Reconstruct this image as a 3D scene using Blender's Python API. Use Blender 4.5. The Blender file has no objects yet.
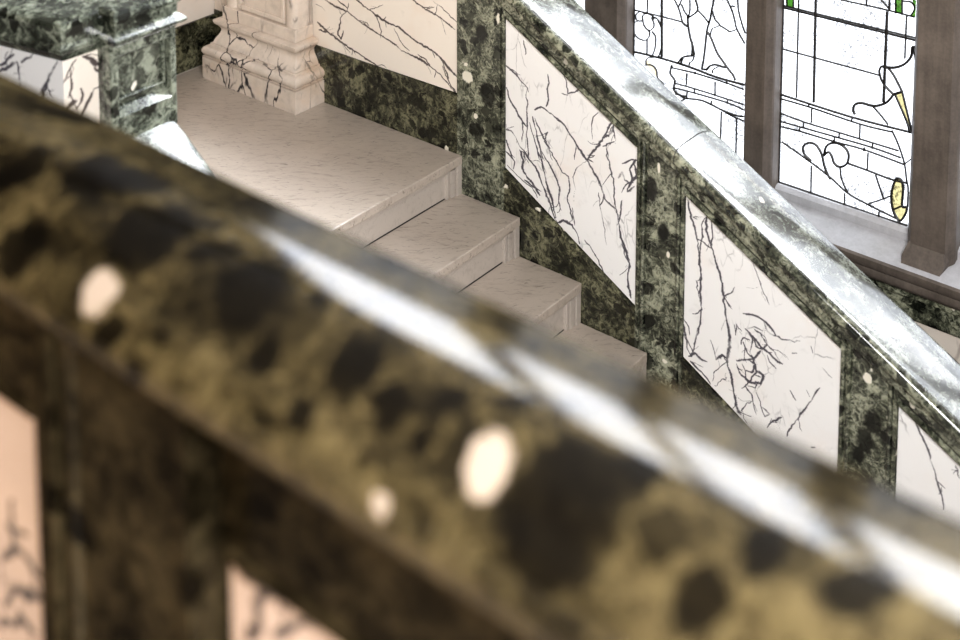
# Marble staircase seen over a blurred balustrade, stained glass windows beyond
import bpy, bmesh, math, random
import numpy as np
from mathutils import Vector, noise as mnoise
random.seed(7)
SC = bpy.context.scene
COL = SC.collection
DATA = {
 'p1': [(2.5,[(0.22,0.44),(0.24,0.432),(0.27,0.417),(0.299,0.394),(0.326,0.378),(0.331,0.362)]),(2.0,[(0.326,0.378),(0.319,0.349),(0.328,0.313),(0.323,0.282),(0.326,0.245),(0.323,0.195),(0.329,0.139),(0.335,0.083)]),(3.0,[(0.221,0.35),(0.235,0.311),(0.259,0.283),(0.282,0.251),(0.306,0.229),(0.323,0.218)]),(2.0,[(0.306,0.567),(0.316,0.535),(0.314,0.511)]),(2.0,[(0.425,0.46),(0.431,0.428),(0.425,0.388),(0.429,0.361),(0.418,0.329)]),(2.0,[(0.503,0.486),(0.514,0.451),(0.52,0.41),(0.553,0.424),(0.596,0.455)]),(2.0,[(0.492,0.403),(0.52,0.404)]),(2.6,[(0.363,0.299),(0.392,0.32),(0.42,0.313),(0.46,0.298),(0.499,0.282),(0.532,0.249),(0.56,0.22),(0.582,0.198),(0.605,0.172)]),(3.0,[(0.352,0.267),(0.364,0.227),(0.381,0.174),(0.399,0.122),(0.41,0.106)]),(2.0,[(0.363,0.265),(0.392,0.216),(0.421,0.177),(0.438,0.144),(0.45,0.119)]),(2.0,[(0.338,0.239),(0.358,0.187),(0.375,0.144),(0.387,0.099)]),(1.4,[(0.662,0.376),(0.64,0.352),(0.632,0.316),(0.636,0.262)]),(3.0,[(0.726,0.353),(0.705,0.32),(0.684,0.281),(0.668,0.248),(0.642,0.217),(0.615,0.176)]),(3.0,[(0.731,0.346),(0.716,0.309),(0.689,0.282)]),(2.0,[(0.7,0.253),(0.708,0.2)]),(1.5,[(0.737,0.283),(0.684,0.248)]),(2.0,[(0.221,0.174),(0.247,0.177),(0.271,0.155),(0.289,0.126),(0.312,0.114),(0.318,0.077)]),(2.5,[(0.221,0.13),(0.235,0.1),(0.259,0.059)]),(2.0,[(0.3,0.227),(0.306,0.19),(0.3,0.15)]),(2.0,[(0.426,0.226),(0.41,0.183),(0.438,0.163)]),(2.0,[(0.22,0.083),(0.245,0.07),(0.264,0.055),(0.258,0.022)]),(3.0,[(0.289,0.11),(0.308,0.074),(0.302,0.041),(0.327,0.007),(0.352,-0.005),(0.389,-0.045)]),(3.2,[(0.308,0.116),(0.339,0.084),(0.376,0.054),(0.394,0.019),(0.419,-0.025),(0.444,-0.068),(0.462,-0.118)]),(3.0,[(0.375,0.137),(0.4,0.093),(0.413,0.046),(0.431,-0.01),(0.45,-0.045),(0.468,-0.111)]),(2.5,[(0.394,0.143),(0.437,0.094),(0.461,0.061),(0.485,0.018),(0.48,-0.035),(0.492,-0.072)]),(2.0,[(0.436,0.156),(0.473,0.116),(0.497,0.083),(0.526,0.077),(0.533,0.033),(0.521,-0.011),(0.534,-0.048),(0.546,-0.095)]),(2.5,[(0.468,-0.132),(0.504,-0.109),(0.546,-0.115),(0.57,-0.142),(0.582,-0.179)]),(2.0,[(0.545,-0.044),(0.552,-0.082),(0.558,-0.111)]),(3.0,[(0.584,0.202),(0.608,0.174),(0.637,0.143),(0.666,0.107),(0.683,0.073),(0.695,0.042),(0.718,0.03),(0.747,0.019),(0.758,-0.031),(0.77,-0.087),(0.793,-0.128),(0.809,-0.173),(0.803,-0.245),(0.818,-0.309)]),(2.0,[(0.704,0.239),(0.716,0.183),(0.734,0.12),(0.74,0.052),(0.747,0.019)]),(1.5,[(0.667,0.057),(0.673,0.009),(0.685,-0.037),(0.697,-0.093),(0.707,-0.139)]),(1.8,[(0.605,-0.155),(0.64,-0.183),(0.67,-0.213),(0.693,-0.255)]),(3.6,[(0.756,0.146),(0.772,0.172),(0.784,0.146),(0.806,0.133),(0.796,0.105),(0.828,0.136)]),(4.0,[(0.832,0.24),(0.805,0.197),(0.817,0.166),(0.801,0.122)]),(3.0,[(0.827,0.218),(0.836,0.182),(0.817,0.147)]),(1.4,[(0.648,0.201),(0.613,0.171),(0.567,0.126),(0.544,0.078)]),(2.0,[(0.774,0.063),(0.764,-0.009),(0.753,-0.043)]),(2.0,[(0.314,-0.007),(0.364,-0.022),(0.395,-0.027)]),(2.0,[(0.226,0.028),(0.264,0.008),(0.302,-0.011),(0.352,-0.026),(0.377,-0.059)]),(1.6,[(0.765,-0.069),(0.776,-0.114),(0.811,-0.162)])],
 'p2': [(2.5,[(1.056,0.16),(1.063,0.121),(1.078,0.084),(1.092,0.039),(1.102,0.009),(1.108,-0.056),(1.118,-0.119),(1.115,-0.187),(1.122,-0.235),(1.113,-0.306),(1.105,-0.344)]),(2.0,[(1.077,0.101),(1.095,0.099)]),(1.8,[(1.114,0.08),(1.119,0.04),(1.111,-0.004),(1.108,-0.056)]),(2.5,[(1.097,0.024),(1.124,0.021),(1.151,0.01)]),(3.0,[(1.135,0.121),(1.132,0.07),(1.151,0.027),(1.165,-0.01),(1.179,-0.046),(1.193,-0.074),(1.203,-0.12),(1.213,-0.183),(1.223,-0.245),(1.231,-0.293)]),(1.8,[(1.153,0.11),(1.159,0.063),(1.155,0.02)]),(1.6,[(1.321,0.014),(1.335,-0.013),(1.353,-0.055),(1.366,-0.083),(1.388,-0.115)]),(2.0,[(1.212,-0.15),(1.243,-0.122),(1.251,-0.102)]),(2.0,[(1.213,-0.158),(1.231,-0.176),(1.24,-0.181)]),(1.5,[(1.096,-0.136),(1.106,-0.174),(1.111,-0.214)]),(2.0,[(1.049,-0.306),(1.068,-0.324),(1.073,-0.356)]),(2.0,[(1.288,-0.187),(1.33,-0.178),(1.365,-0.181),(1.399,-0.2),(1.416,-0.218)]),(2.0,[(1.298,-0.241),(1.331,-0.219),(1.366,-0.222)]),(2.0,[(1.263,-0.238),(1.259,-0.281)]),(1.8,[(1.05,-0.358),(1.069,-0.385),(1.088,-0.42),(1.1,-0.355),(1.113,-0.299),(1.117,-0.281)]),(2.0,[(1.047,-0.325),(1.059,-0.372),(1.069,-0.419),(1.079,-0.432)]),(3.5,[(1.07,-0.44),(1.097,-0.416),(1.125,-0.43),(1.147,-0.429)]),(3.2,[(1.223,-0.238),(1.233,-0.284),(1.237,-0.333),(1.227,-0.383),(1.239,-0.424),(1.251,-0.47),(1.261,-0.516),(1.272,-0.553),(1.288,-0.571)]),(3.0,[(1.183,-0.406),(1.209,-0.378),(1.227,-0.383)]),(1.5,[(1.159,-0.34),(1.178,-0.383),(1.183,-0.406)]),(1.2,[(1.171,-0.495),(1.175,-0.46),(1.214,-0.41),(1.227,-0.396)]),(1.2,[(1.18,-0.508),(1.228,-0.454)]),(2.5,[(1.079,-0.457),(1.112,-0.474),(1.135,-0.485),(1.162,-0.508)]),(3.0,[(1.298,-0.242),(1.333,-0.261),(1.359,-0.283),(1.393,-0.294),(1.427,-0.312),(1.444,-0.313)]),(1.4,[(1.365,-0.182),(1.383,-0.216),(1.408,-0.222),(1.45,-0.221),(1.507,-0.202)]),(2.5,[(1.266,-0.375),(1.3,-0.357),(1.334,-0.338),(1.359,-0.299)]),(2.5,[(1.29,-0.295),(1.308,-0.329),(1.334,-0.338),(1.344,-0.388),(1.311,-0.444),(1.303,-0.456)]),(2.5,[(1.266,-0.388),(1.285,-0.422),(1.32,-0.432),(1.362,-0.422),(1.37,-0.385),(1.344,-0.38)]),(2.0,[(1.303,-0.456),(1.329,-0.477),(1.339,-0.523),(1.348,-0.544)]),(2.0,[(1.346,-0.462),(1.364,-0.504),(1.382,-0.537),(1.399,-0.521),(1.373,-0.508)]),(1.6,[(1.33,-0.502),(1.305,-0.53),(1.288,-0.562)]),(2.0,[(1.332,-0.228),(1.358,-0.234),(1.384,-0.265),(1.367,-0.288),(1.342,-0.29),(1.333,-0.261)]),(2.0,[(1.384,-0.265),(1.41,-0.279),(1.435,-0.309)]),(2.0,[(1.282,-0.306),(1.29,-0.278),(1.316,-0.276)]),(2.0,[(1.288,-0.379),(1.301,-0.398),(1.327,-0.395),(1.339,-0.357),(1.318,-0.354)]),(2.0,[(1.301,-0.398),(1.302,-0.431),(1.328,-0.436)]),(2.0,[(1.336,-0.4),(1.362,-0.397)]),(2.0,[(1.385,-0.305),(1.394,-0.326),(1.42,-0.34)]),(2.0,[(1.311,-0.452),(1.342,-0.447),(1.354,-0.417)]),(1.8,[(1.392,-0.574),(1.416,-0.538),(1.445,-0.513)]),(1.8,[(1.584,-0.342),(1.554,-0.404),(1.53,-0.447),(1.499,-0.501),(1.475,-0.545),(1.468,-0.573)]),(2.5,[(1.475,-0.398),(1.488,-0.416),(1.497,-0.425)]),(2.0,[(1.48,-0.258),(1.496,-0.251)]),(2.0,[(1.548,-0.205),(1.555,-0.227)]),(1.0,[(1.59,-0.264),(1.627,-0.288)]),(2.0,[(1.559,-0.572),(1.575,-0.565)]),(1.4,[(1.536,-0.371),(1.549,-0.39)]),(1.5,[(1.254,-0.243),(1.259,-0.274)])],
 'p3': [(2.0,[(1.922,-0.322),(1.945,-0.358),(1.969,-0.401),(1.985,-0.447),(2.001,-0.493),(2.018,-0.539),(2.023,-0.575)]),(1.5,[(2.055,-0.406),(2.071,-0.444)]),(2.0,[(2.013,-0.503),(2.006,-0.529)]),(1.0,[(1.87,-0.315),(1.878,-0.334)])],
 'p0': [(3.0,[(-0.798,0.471),(-0.74,0.456),(-0.663,0.453),(-0.597,0.427),(-0.541,0.412),(-0.485,0.398),(-0.403,0.381),(-0.341,0.356),(-0.252,0.348),(-0.191,0.334),(-0.131,0.313),(-0.08,0.28),(-0.038,0.251)]),(3.0,[(-0.605,0.516),(-0.549,0.498),(-0.494,0.476),(-0.43,0.461),(-0.349,0.453),(-0.296,0.432),(-0.243,0.415),(-0.174,0.403),(-0.122,0.382),(-0.08,0.353),(-0.038,0.331)]),(2.5,[(-0.277,0.594),(-0.207,0.57),(-0.147,0.561),(-0.096,0.543),(-0.046,0.522)]),(1.4,[(-0.164,0.617),(-0.105,0.591),(-0.054,0.567),(-0.037,0.558)]),(2.5,[(-0.849,0.357),(-0.8,0.333),(-0.723,0.31),(-0.637,0.286),(-0.58,0.272),(-0.515,0.258),(-0.45,0.243),(-0.405,0.238)]),(2.0,[(-0.84,0.323),(-0.791,0.325)]),(2.2,[(-0.667,0.448),(-0.702,0.415),(-0.712,0.377),(-0.722,0.331),(-0.703,0.315),(-0.688,0.358)]),(2.0,[(-0.662,0.46),(-0.653,0.491)]),(2.0,[(-0.72,0.489),(-0.662,0.467)]),(1.8,[(-0.489,0.474),(-0.471,0.444),(-0.458,0.412),(-0.463,0.38)]),(2.0,[(-0.252,0.365),(-0.217,0.357),(-0.183,0.336)]),(2.2,[(-0.156,0.4),(-0.114,0.371),(-0.08,0.347),(-0.046,0.336)]),(2.0,[(-0.114,0.351),(-0.097,0.315),(-0.072,0.282),(-0.042,0.257)]),(2.0,[(-0.122,0.382),(-0.105,0.347),(-0.08,0.306)]),(1.0,[(-0.447,0.533),(-0.502,0.502),(-0.53,0.492)]),(1.2,[(-0.385,0.444),(-0.358,0.41),(-0.331,0.382),(-0.296,0.367)]),(1.5,[(-0.858,0.438),(-0.818,0.433),(-0.799,0.42)])],
 'lb_left': [(3.5,[(0.2527,1.0081),(0.229,1.0215),(0.2078,1.043),(0.1929,1.0546)]),(3.0,[(0.2537,0.9905),(0.2181,1.0107),(0.1857,1.0301)]),(2.0,[(0.1826,1.035),(0.1784,1.0056),(0.1743,0.9761),(0.1697,0.9554)]),(2.5,[(0.1656,1.034),(0.145,1.051),(0.1161,1.0695)]),(1.5,[(0.2124,1.0638),(0.2278,1.0435),(0.2343,1.0292)]),(3.0,[(0.0195,1.067),(0.0371,1.0423),(0.0548,1.0175),(0.0672,0.9894),(0.0848,0.9686),(0.0941,0.9495)]),(2.0,[(0.0639,0.9986),(0.0708,0.9715),(0.0803,0.9481)]),(1.2,[(0.0289,0.9823),(0.0572,0.9658),(0.0801,0.9503)])],
 'lb_front': [(2.0,[(0.0424,1.0621),(0.0235,1.0424),(0.009,1.0172),(-0.0051,1.0005),(-0.013,0.9692),(-0.0204,0.9504)]),(2.0,[(0.0235,1.0424),(0.0245,1.0081),(0.0258,0.9821),(0.0157,0.9555)]),(3.0,[(0.0551,0.9706),(0.0612,0.9493),(0.0536,0.9303),(0.0392,0.9136)]),(6.0,[(0.0102,0.9275),(0.0332,0.937),(0.0196,0.9372)]),(2.5,[(0.0985,0.9566),(0.0837,0.9333),(0.0642,0.9052),(0.0543,0.887)]),(1.5,[(0.1363,0.964),(0.1125,0.9564),(0.0985,0.9566)]),(3.5,[(0.0654,1.0637),(0.088,1.0525),(0.1104,1.0284),(0.1011,1.0291),(0.0877,1.044)]),(4.0,[(0.1008,1.0206),(0.1236,1.0049),(0.1353,1.0013)])],
 'fg_left': [(9.0,[(1.912,1.323),(1.927,1.302),(1.957,1.296),(1.988,1.284)]),(6.0,[(1.893,1.262),(1.929,1.303)]),(8.0,[(1.896,1.198),(1.934,1.241),(1.981,1.252)]),(8.0,[(1.881,1.16),(1.932,1.203),(1.968,1.194)]),(6.0,[(1.924,1.365),(1.916,1.318)])],
 'fg_right': [(9.0,[(2.382,1.506),(2.418,1.501),(2.41,1.467),(2.393,1.427)]),(8.0,[(2.418,1.501),(2.478,1.522),(2.505,1.542)]),(6.0,[(2.437,1.458),(2.477,1.496),(2.505,1.5)]),(7.0,[(2.369,1.516),(2.406,1.507)])],
 'w1': [(10.0,[(0.322,0.459),(0.327,0.182)]),(5,[(0.174,0.365),(0.327,0.369),(0.426,0.37)]),(5,[(0.426,0.37),(0.454,0.358)]),(8.0,[(0.158,0.167),(0.312,0.174),(0.465,0.173),(0.607,0.163),(0.744,0.166)]),(5,[(0.248,0.442),(0.247,0.369)]),(5,[(0.186,0.341),(0.197,0.357),(0.216,0.365),(0.231,0.362)]),(5,[(0.186,0.341),(0.19,0.322),(0.209,0.32),(0.224,0.327),(0.221,0.343),(0.235,0.36),(0.253,0.364),(0.276,0.36),(0.283,0.345)]),(5,[(0.224,0.327),(0.232,0.303),(0.254,0.288),(0.277,0.301),(0.284,0.325),(0.272,0.349),(0.279,0.357),(0.302,0.35),(0.321,0.321)]),(5,[(0.175,0.302),(0.194,0.316),(0.22,0.323)]),(5,[(0.175,0.302),(0.177,0.259),(0.199,0.238),(0.233,0.235),(0.255,0.252),(0.262,0.277),(0.254,0.288)]),(5,[(0.273,0.287),(0.292,0.268),(0.293,0.229),(0.286,0.197),(0.279,0.179)]),(5,[(0.248,0.244),(0.249,0.178)]),(5,[(0.326,0.224),(0.316,0.195),(0.308,0.174)]),(5,[(0.38,0.473),(0.41,0.428),(0.425,0.386),(0.436,0.363),(0.455,0.355)]),(5,[(0.427,0.477),(0.41,0.435)]),(5,[(0.424,0.451),(0.439,0.422),(0.457,0.404)]),(5,[(0.466,0.487),(0.467,0.429),(0.459,0.401)]),(8.0,[(0.457,0.404),(0.46,0.363),(0.47,0.313),(0.485,0.272),(0.493,0.235)]),(5,[(0.46,0.35),(0.481,0.277),(0.48,0.229)]),(7.0,[(0.491,0.496),(0.506,0.442),(0.461,0.398)]),(5,[(0.506,0.442),(0.538,0.421),(0.56,0.4)]),(7.0,[(0.493,0.232),(0.457,0.219),(0.432,0.206),(0.415,0.182),(0.407,0.177)]),(7.0,[(0.436,0.204),(0.426,0.178)]),(5,[(0.493,0.232),(0.486,0.207),(0.472,0.194),(0.469,0.18)]),(7.0,[(0.587,0.518),(0.576,0.455),(0.567,0.408),(0.557,0.374),(0.551,0.328),(0.545,0.262),(0.539,0.215),(0.533,0.181)]),(5,[(0.58,0.456),(0.594,0.421),(0.616,0.401),(0.581,0.377),(0.572,0.346)]),(7.0,[(0.557,0.355),(0.575,0.334),(0.605,0.277),(0.633,0.246),(0.668,0.211),(0.689,0.192),(0.697,0.174)]),(5,[(0.616,0.401),(0.65,0.391),(0.668,0.386),(0.701,0.404)]),(5,[(0.646,0.532),(0.676,0.479),(0.69,0.439),(0.701,0.404),(0.74,0.35)]),(5,[(0.702,0.542),(0.706,0.493),(0.724,0.435),(0.742,0.395)]),(5,[(0.665,0.499),(0.689,0.504)]),(7.0,[(0.533,0.181),(0.554,0.184),(0.571,0.204),(0.599,0.218),(0.634,0.218),(0.654,0.22)]),(5,[(0.571,0.201),(0.558,0.181)]),(5,[(0.613,0.212),(0.589,0.193),(0.586,0.176)]),(5,[(0.244,0.125),(0.253,0.157),(0.328,0.181)]),(5,[(0.239,0.119),(0.277,0.129),(0.301,0.11),(0.306,0.078),(0.33,0.063),(0.34,0.053)]),(7.0,[(0.38,0.157),(0.372,0.117),(0.396,0.09),(0.392,0.051),(0.406,0.034),(0.448,0.021),(0.43,0.003)]),(5,[(0.38,0.157),(0.381,0.145)]),(5,[(0.381,0.145),(0.5,0.152),(0.657,0.15),(0.741,0.144)]),(5,[(0.5,0.159),(0.499,0.147)]),(5,[(0.657,0.158),(0.656,0.145)]),(5,[(0.457,0.14),(0.456,0.086)]),(5,[(0.6,0.14),(0.601,0.081)]),(5,[(0.396,0.077),(0.497,0.08),(0.663,0.078),(0.742,0.076)]),(5,[(0.392,0.055),(0.498,0.06),(0.664,0.062),(0.743,0.052)]),(5,[(0.497,0.08),(0.498,0.06)]),(5,[(0.663,0.075),(0.662,0.057)]),(5,[(0.401,0.028),(0.462,0.031)]),(5,[(0.461,0.054),(0.459,0.028)]),(6.0,[(0.457,0.023),(0.53,0.036),(0.584,0.031),(0.638,0.021),(0.709,0.017),(0.744,0.023)]),(5,[(0.638,0.021),(0.691,0.008),(0.744,0.003)]),(5,[(0.584,0.049),(0.583,0.028)]),(5,[(0.634,0.012),(0.632,-0.116)]),(5,[(0.709,0.005),(0.709,-0.163)])],
 'w2': [(5,[(0.907,0.562),(1.488,0.566)]),(7.0,[(0.908,0.553),(1.489,0.556)]),(9.0,[(1.061,0.64),(1.065,0.18)]),(5,[(0.985,0.622),(0.987,0.178)]),(10.0,[(1.368,0.645),(1.366,0.267)]),(5,[(0.923,0.372),(1.343,0.373)]),(5,[(1.172,0.647),(1.372,0.651),(1.481,0.649)]),(5,[(1.279,0.691),(1.281,0.653)]),(7.0,[(1.375,0.713),(1.377,0.652)]),(5,[(1.337,0.69),(1.377,0.657)]),(5,[(0.93,0.61),(0.932,0.563)]),(5,[(0.961,0.617),(0.962,0.563)]),(5,[(1.4,0.719),(1.403,0.646)]),(5,[(1.427,0.726),(1.43,0.646)]),(5,[(1.448,0.646),(1.447,0.471)]),(5,[(1.432,0.703),(1.465,0.706),(1.479,0.686),(1.466,0.655),(1.448,0.646)]),(5,[(1.464,0.725),(1.478,0.719)]),(9.0,[(1.49,0.527),(1.476,0.524),(1.473,0.487),(1.446,0.447),(1.404,0.421),(1.356,0.413)]),(7.0,[(1.343,0.39),(1.352,0.412),(1.376,0.414),(1.405,0.388),(1.436,0.339),(1.441,0.331)]),(7.0,[(1.343,0.39),(1.354,0.355),(1.379,0.328),(1.406,0.31)]),(9.0,[(1.406,0.31),(1.441,0.331)]),(9.0,[(1.406,0.31),(1.381,0.271),(1.343,0.245),(1.314,0.237),(1.275,0.236),(1.246,0.222),(1.239,0.196),(1.247,0.179)]),(5,[(1.319,0.238),(1.354,0.21),(1.389,0.177)]),(6.0,[(1.413,0.309),(1.438,0.263),(1.464,0.213),(1.479,0.17)]),(6.0,[(1.441,0.331),(1.462,0.261),(1.487,0.177)]),(5,[(1.481,0.522),(1.493,0.44),(1.49,0.269),(1.489,0.178)]),(7.0,[(0.907,0.171),(1.233,0.164),(1.487,0.174)]),(5,[(0.913,0.152),(1.055,0.153),(1.268,0.145),(1.404,0.152)]),(5,[(1.045,0.164),(1.04,0.153)]),(5,[(1.057,0.148),(1.057,0.088)]),(5,[(1.27,0.146),(1.27,0.087)]),(5,[(1.238,0.166),(1.233,0.15)]),(5,[(0.92,0.088),(1.026,0.081),(1.18,0.082),(1.324,0.082),(1.435,0.082)]),(5,[(0.921,0.052),(1.022,0.055),(1.171,0.059),(1.325,0.062),(1.446,0.056)]),(5,[(0.922,0.03),(1.007,0.035),(1.161,0.037),(1.291,0.042),(1.461,0.032)]),(5,[(1.021,0.08),(1.022,0.055)]),(5,[(1.182,0.083),(1.181,0.058)]),(5,[(1.326,0.082),(1.325,0.057)]),(5,[(1.006,0.05),(1.004,0.034)]),(5,[(1.161,0.056),(1.161,0.037)]),(5,[(1.291,0.052),(1.291,0.037)]),(5,[(0.924,-0.036),(1.031,-0.074),(1.135,-0.116),(1.228,-0.166),(1.318,-0.186),(1.446,-0.206)]),(8.0,[(1.062,-0.079),(1.03,-0.059),(1.024,-0.026),(1.049,-0.003),(1.081,-0.003),(1.107,-0.035),(1.119,-0.077),(1.135,-0.112),(1.151,-0.131)]),(8.0,[(1.118,-0.037),(1.127,0.006),(1.161,0.032),(1.202,0.029),(1.225,0.002),(1.219,-0.04),(1.19,-0.064),(1.164,-0.057),(1.153,-0.031),(1.137,-0.016),(1.118,-0.037)]),(5,[(1.19,-0.064),(1.196,-0.107),(1.212,-0.141),(1.228,-0.166)]),(6.0,[(1.224,-0.038),(1.304,-0.041),(1.411,-0.047),(1.473,-0.041)]),(5,[(1.308,0.033),(1.307,-0.04)]),(5,[(1.343,-0.049),(1.38,-0.14)]),(5,[(1.318,-0.181),(1.376,-0.142),(1.413,-0.114)]),(8.0,[(1.43,-0.036),(1.417,-0.074),(1.412,-0.125),(1.423,-0.179),(1.45,-0.209),(1.473,-0.172),(1.477,-0.142),(1.458,-0.143),(1.46,-0.07),(1.449,-0.035),(1.43,-0.036)]),(6.0,[(1.423,-0.17),(1.458,-0.143)]),(5,[(1.404,0.159),(1.434,0.106),(1.461,0.037),(1.472,-0.027),(1.48,-0.063),(1.481,-0.14)]),(5,[(1.465,0.038),(1.488,0.065)]),(5,[(1.063,-0.099),(1.064,-0.216)]),(5,[(1.213,-0.171),(1.215,-0.219)]),(5,[(1.363,-0.2),(1.362,-0.22)]),(5,[(0.918,-0.218),(1.066,-0.218),(1.215,-0.219),(1.364,-0.22),(1.484,-0.217)])],
 'yellow': [[(1.418,0.31),(1.441,0.329),(1.467,0.252),(1.479,0.189),(1.46,0.231)],[(1.43,-0.036),(1.417,-0.074),(1.412,-0.125),(1.423,-0.17),(1.45,-0.207),(1.471,-0.173),(1.474,-0.145),(1.458,-0.143),(1.46,-0.07),(1.449,-0.035)]],
 'palegold': [[(0.244,0.125),(0.253,0.153),(0.277,0.129),(0.301,0.11),(0.306,0.078),(0.278,0.091)]],
 'green': [[(0.931,0.615),(0.96,0.616),(0.961,0.564),(0.933,0.564)],[(1.401,0.72),(1.427,0.721),(1.429,0.647),(1.404,0.647)],[(1.467,0.721),(1.484,0.718),(1.484,0.65),(1.462,0.649),(1.479,0.685)]],
 'fg_dark': [(1.763,-3.041,[9.62,14.68,19.23,-23.28]),(2.061,-3.16,[7.97,11.04,14.71,-18.09]),(2.038,-3.276,[15.68,24.39,20.03,-24.39]),(1.936,-3.216,[15.15,22.73,22.73,-28.41]),(2.377,-3.211,[14.32,16.71,13.84,-17.18]),(2.552,-3.229,[26.32,26.32,19.45,-24.03]),(2.613,-3.24,[40.0,40.0,29.33,-37.33]),(2.444,-3.257,[38.92,44.91,32.93,-38.92]),(2.817,-3.241,[14.81,10.68,11.71,-14.81]),(2.997,-3.202,[45.85,24.02,28.38,-32.75]),(2.293,-3.192,[18.87,22.3,37.74,-46.31]),(2.526,-3.28,[52.63,52.63,42.11,-57.89]),(2.194,-3.207,[10.81,13.59,12.9,-16.03]),(2.869,-3.191,[45.05,27.03,27.03,-33.78]),(2.459,-3.187,[63.69,70.06,44.59,-50.96]),(2.966,-3.253,[35.5,21.7,29.59,-37.48]),(2.668,-3.216,[40.29,32.97,43.96,-54.95]),(3.077,-3.196,[29.01,13.74,30.53,-38.17]),(2.728,-3.183,[27.78,21.6,55.56,-67.9]),(2.662,-3.253,[65.36,58.82,45.75,-58.82]),(2.574,-3.055,[24.77,20.27,45.05,-54.05]),(2.661,-3.048,[22.06,18.38,40.44,-49.63]),(2.41,-3.032,[24.83,22.57,42.89,-51.92]),(2.75,-3.033,[27.23,17.33,49.5,-59.41]),(2.273,-3.041,[19.2,20.94,40.14,-47.12]),(2.963,-3.026,[27.85,15.19,50.63,-63.29]),(2.852,-3.018,[34.48,22.99,57.47,-72.8]),(2.172,-3.05,[22.94,27.52,41.28,-50.46]),(3.041,-3.024,[35.02,15.56,66.15,-81.71])],
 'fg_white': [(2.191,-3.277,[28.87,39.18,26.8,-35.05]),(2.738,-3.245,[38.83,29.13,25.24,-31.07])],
}


# ------------------------------------------------------------------ nodes
class NT:
    def __init__(s, name):
        s.m = bpy.data.materials.new(name); s.m.use_nodes = True
        s.t = s.m.node_tree; s.t.nodes.clear()
        s.out = s.n('ShaderNodeOutputMaterial')
    def n(s, typ, props=None, **inp):
        nd = s.t.nodes.new(typ)
        for k, v in (props or {}).items(): setattr(nd, k, v)
        for k, v in inp.items(): s.set(nd, k, v)
        return nd
    def set(s, nd, key, v):
        key = key.replace('_', ' ') if isinstance(key, str) else key
        sock = nd.inputs[key]
        if isinstance(v, bpy.types.NodeSocket): s.t.links.new(v, sock)
        else: sock.default_value = v
    def math(s, op, a, b=None, clamp=False):
        nd = s.n('ShaderNodeMath', {'operation': op, 'use_clamp': clamp})
        s.set(nd, 0, a)
        if b is not None: s.set(nd, 1, b)
        return nd.outputs[0]
    def vmath(s, op, a, b=None):
        nd = s.n('ShaderNodeVectorMath', {'operation': op})
        s.set(nd, 0, a)
        if b is not None: s.set(nd, 1, b)
        return nd.outputs[0]
    def ramp(s, fac, stops, interp='LINEAR'):
        nd = s.n('ShaderNodeValToRGB'); cr = nd.color_ramp; cr.interpolation = interp
        while len(cr.elements) < len(stops): cr.elements.new(0.5)
        for e, (p, c) in zip(cr.elements, stops):
            e.position = p; e.color = c if len(c) == 4 else (*c, 1)
        s.t.links.new(fac, nd.inputs[0]); return nd.outputs[0]
    def step(s, v, lo, hi):
        nd = s.n('ShaderNodeMapRange', {'interpolation_type': 'SMOOTHSTEP'})
        s.set(nd, 0, v); s.set(nd, 1, lo); s.set(nd, 2, hi); return nd.outputs[0]
    def mix(s, fac, a, b, mode='MIX'):
        nd = s.n('ShaderNodeMix', {'data_type': 'RGBA', 'blend_type': mode})
        s.set(nd, 0, fac); s.set(nd, 6, a); s.set(nd, 7, b); return nd.outputs[2]
    def noise(s, vec, scale, detail=4, rough=0.55, dist=0.0):
        return s.n('ShaderNodeTexNoise', Vector=vec, Scale=scale, Detail=detail, Roughness=rough, Distortion=dist)
    def vor(s, vec, scale, feature='F1'):
        nd = s.n('ShaderNodeTexVoronoi', {'feature': feature}); s.set(nd, 'Vector', vec); s.set(nd, 'Scale', scale); return nd
    def coord(s, scale=(1, 1, 1), rot=(0, 0, 0), loc=(0, 0, 0)):
        g = s.n('ShaderNodeNewGeometry')
        mp = s.n('ShaderNodeMapping', Vector=g.outputs['Position'], Scale=scale, Rotation=rot, Location=loc)
        return mp.outputs[0]
    def attr(s, name):
        return s.n('ShaderNodeAttribute', {'attribute_name': name}).outputs['Fac']
    def warp(s, co, scale, amt):
        nz = s.noise(co, scale, 3)
        d = s.vmath('SUBTRACT', nz.outputs['Color'], (0.5, 0.5, 0.5))
        sc = s.n('ShaderNodeVectorMath', {'operation': 'SCALE'}); s.set(sc, 0, d); s.set(sc, 'Scale', amt)
        return s.vmath('ADD', co, sc.outputs[0])
    def principled(s, color, rough=0.3, spec=0.5, bump=None, bstr=0.1, bdist=0.002):
        b = s.n('ShaderNodeBsdfPrincipled')
        s.set(b, 'Base Color', color); s.set(b, 'Roughness', rough); s.set(b, 'Specular IOR Level', spec)
        if bump is not None:
            bp = s.n('ShaderNodeBump', Strength=bstr, Distance=bdist); s.set(bp, 'Height', bump)
            s.t.links.new(bp.outputs[0], b.inputs['Normal'])
        s.t.links.new(b.outputs[0], s.out.inputs[0]); return b
    def value(s, v):
        nd = s.n('ShaderNodeValue'); nd.outputs[0].default_value = v; return nd.outputs[0]

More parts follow.
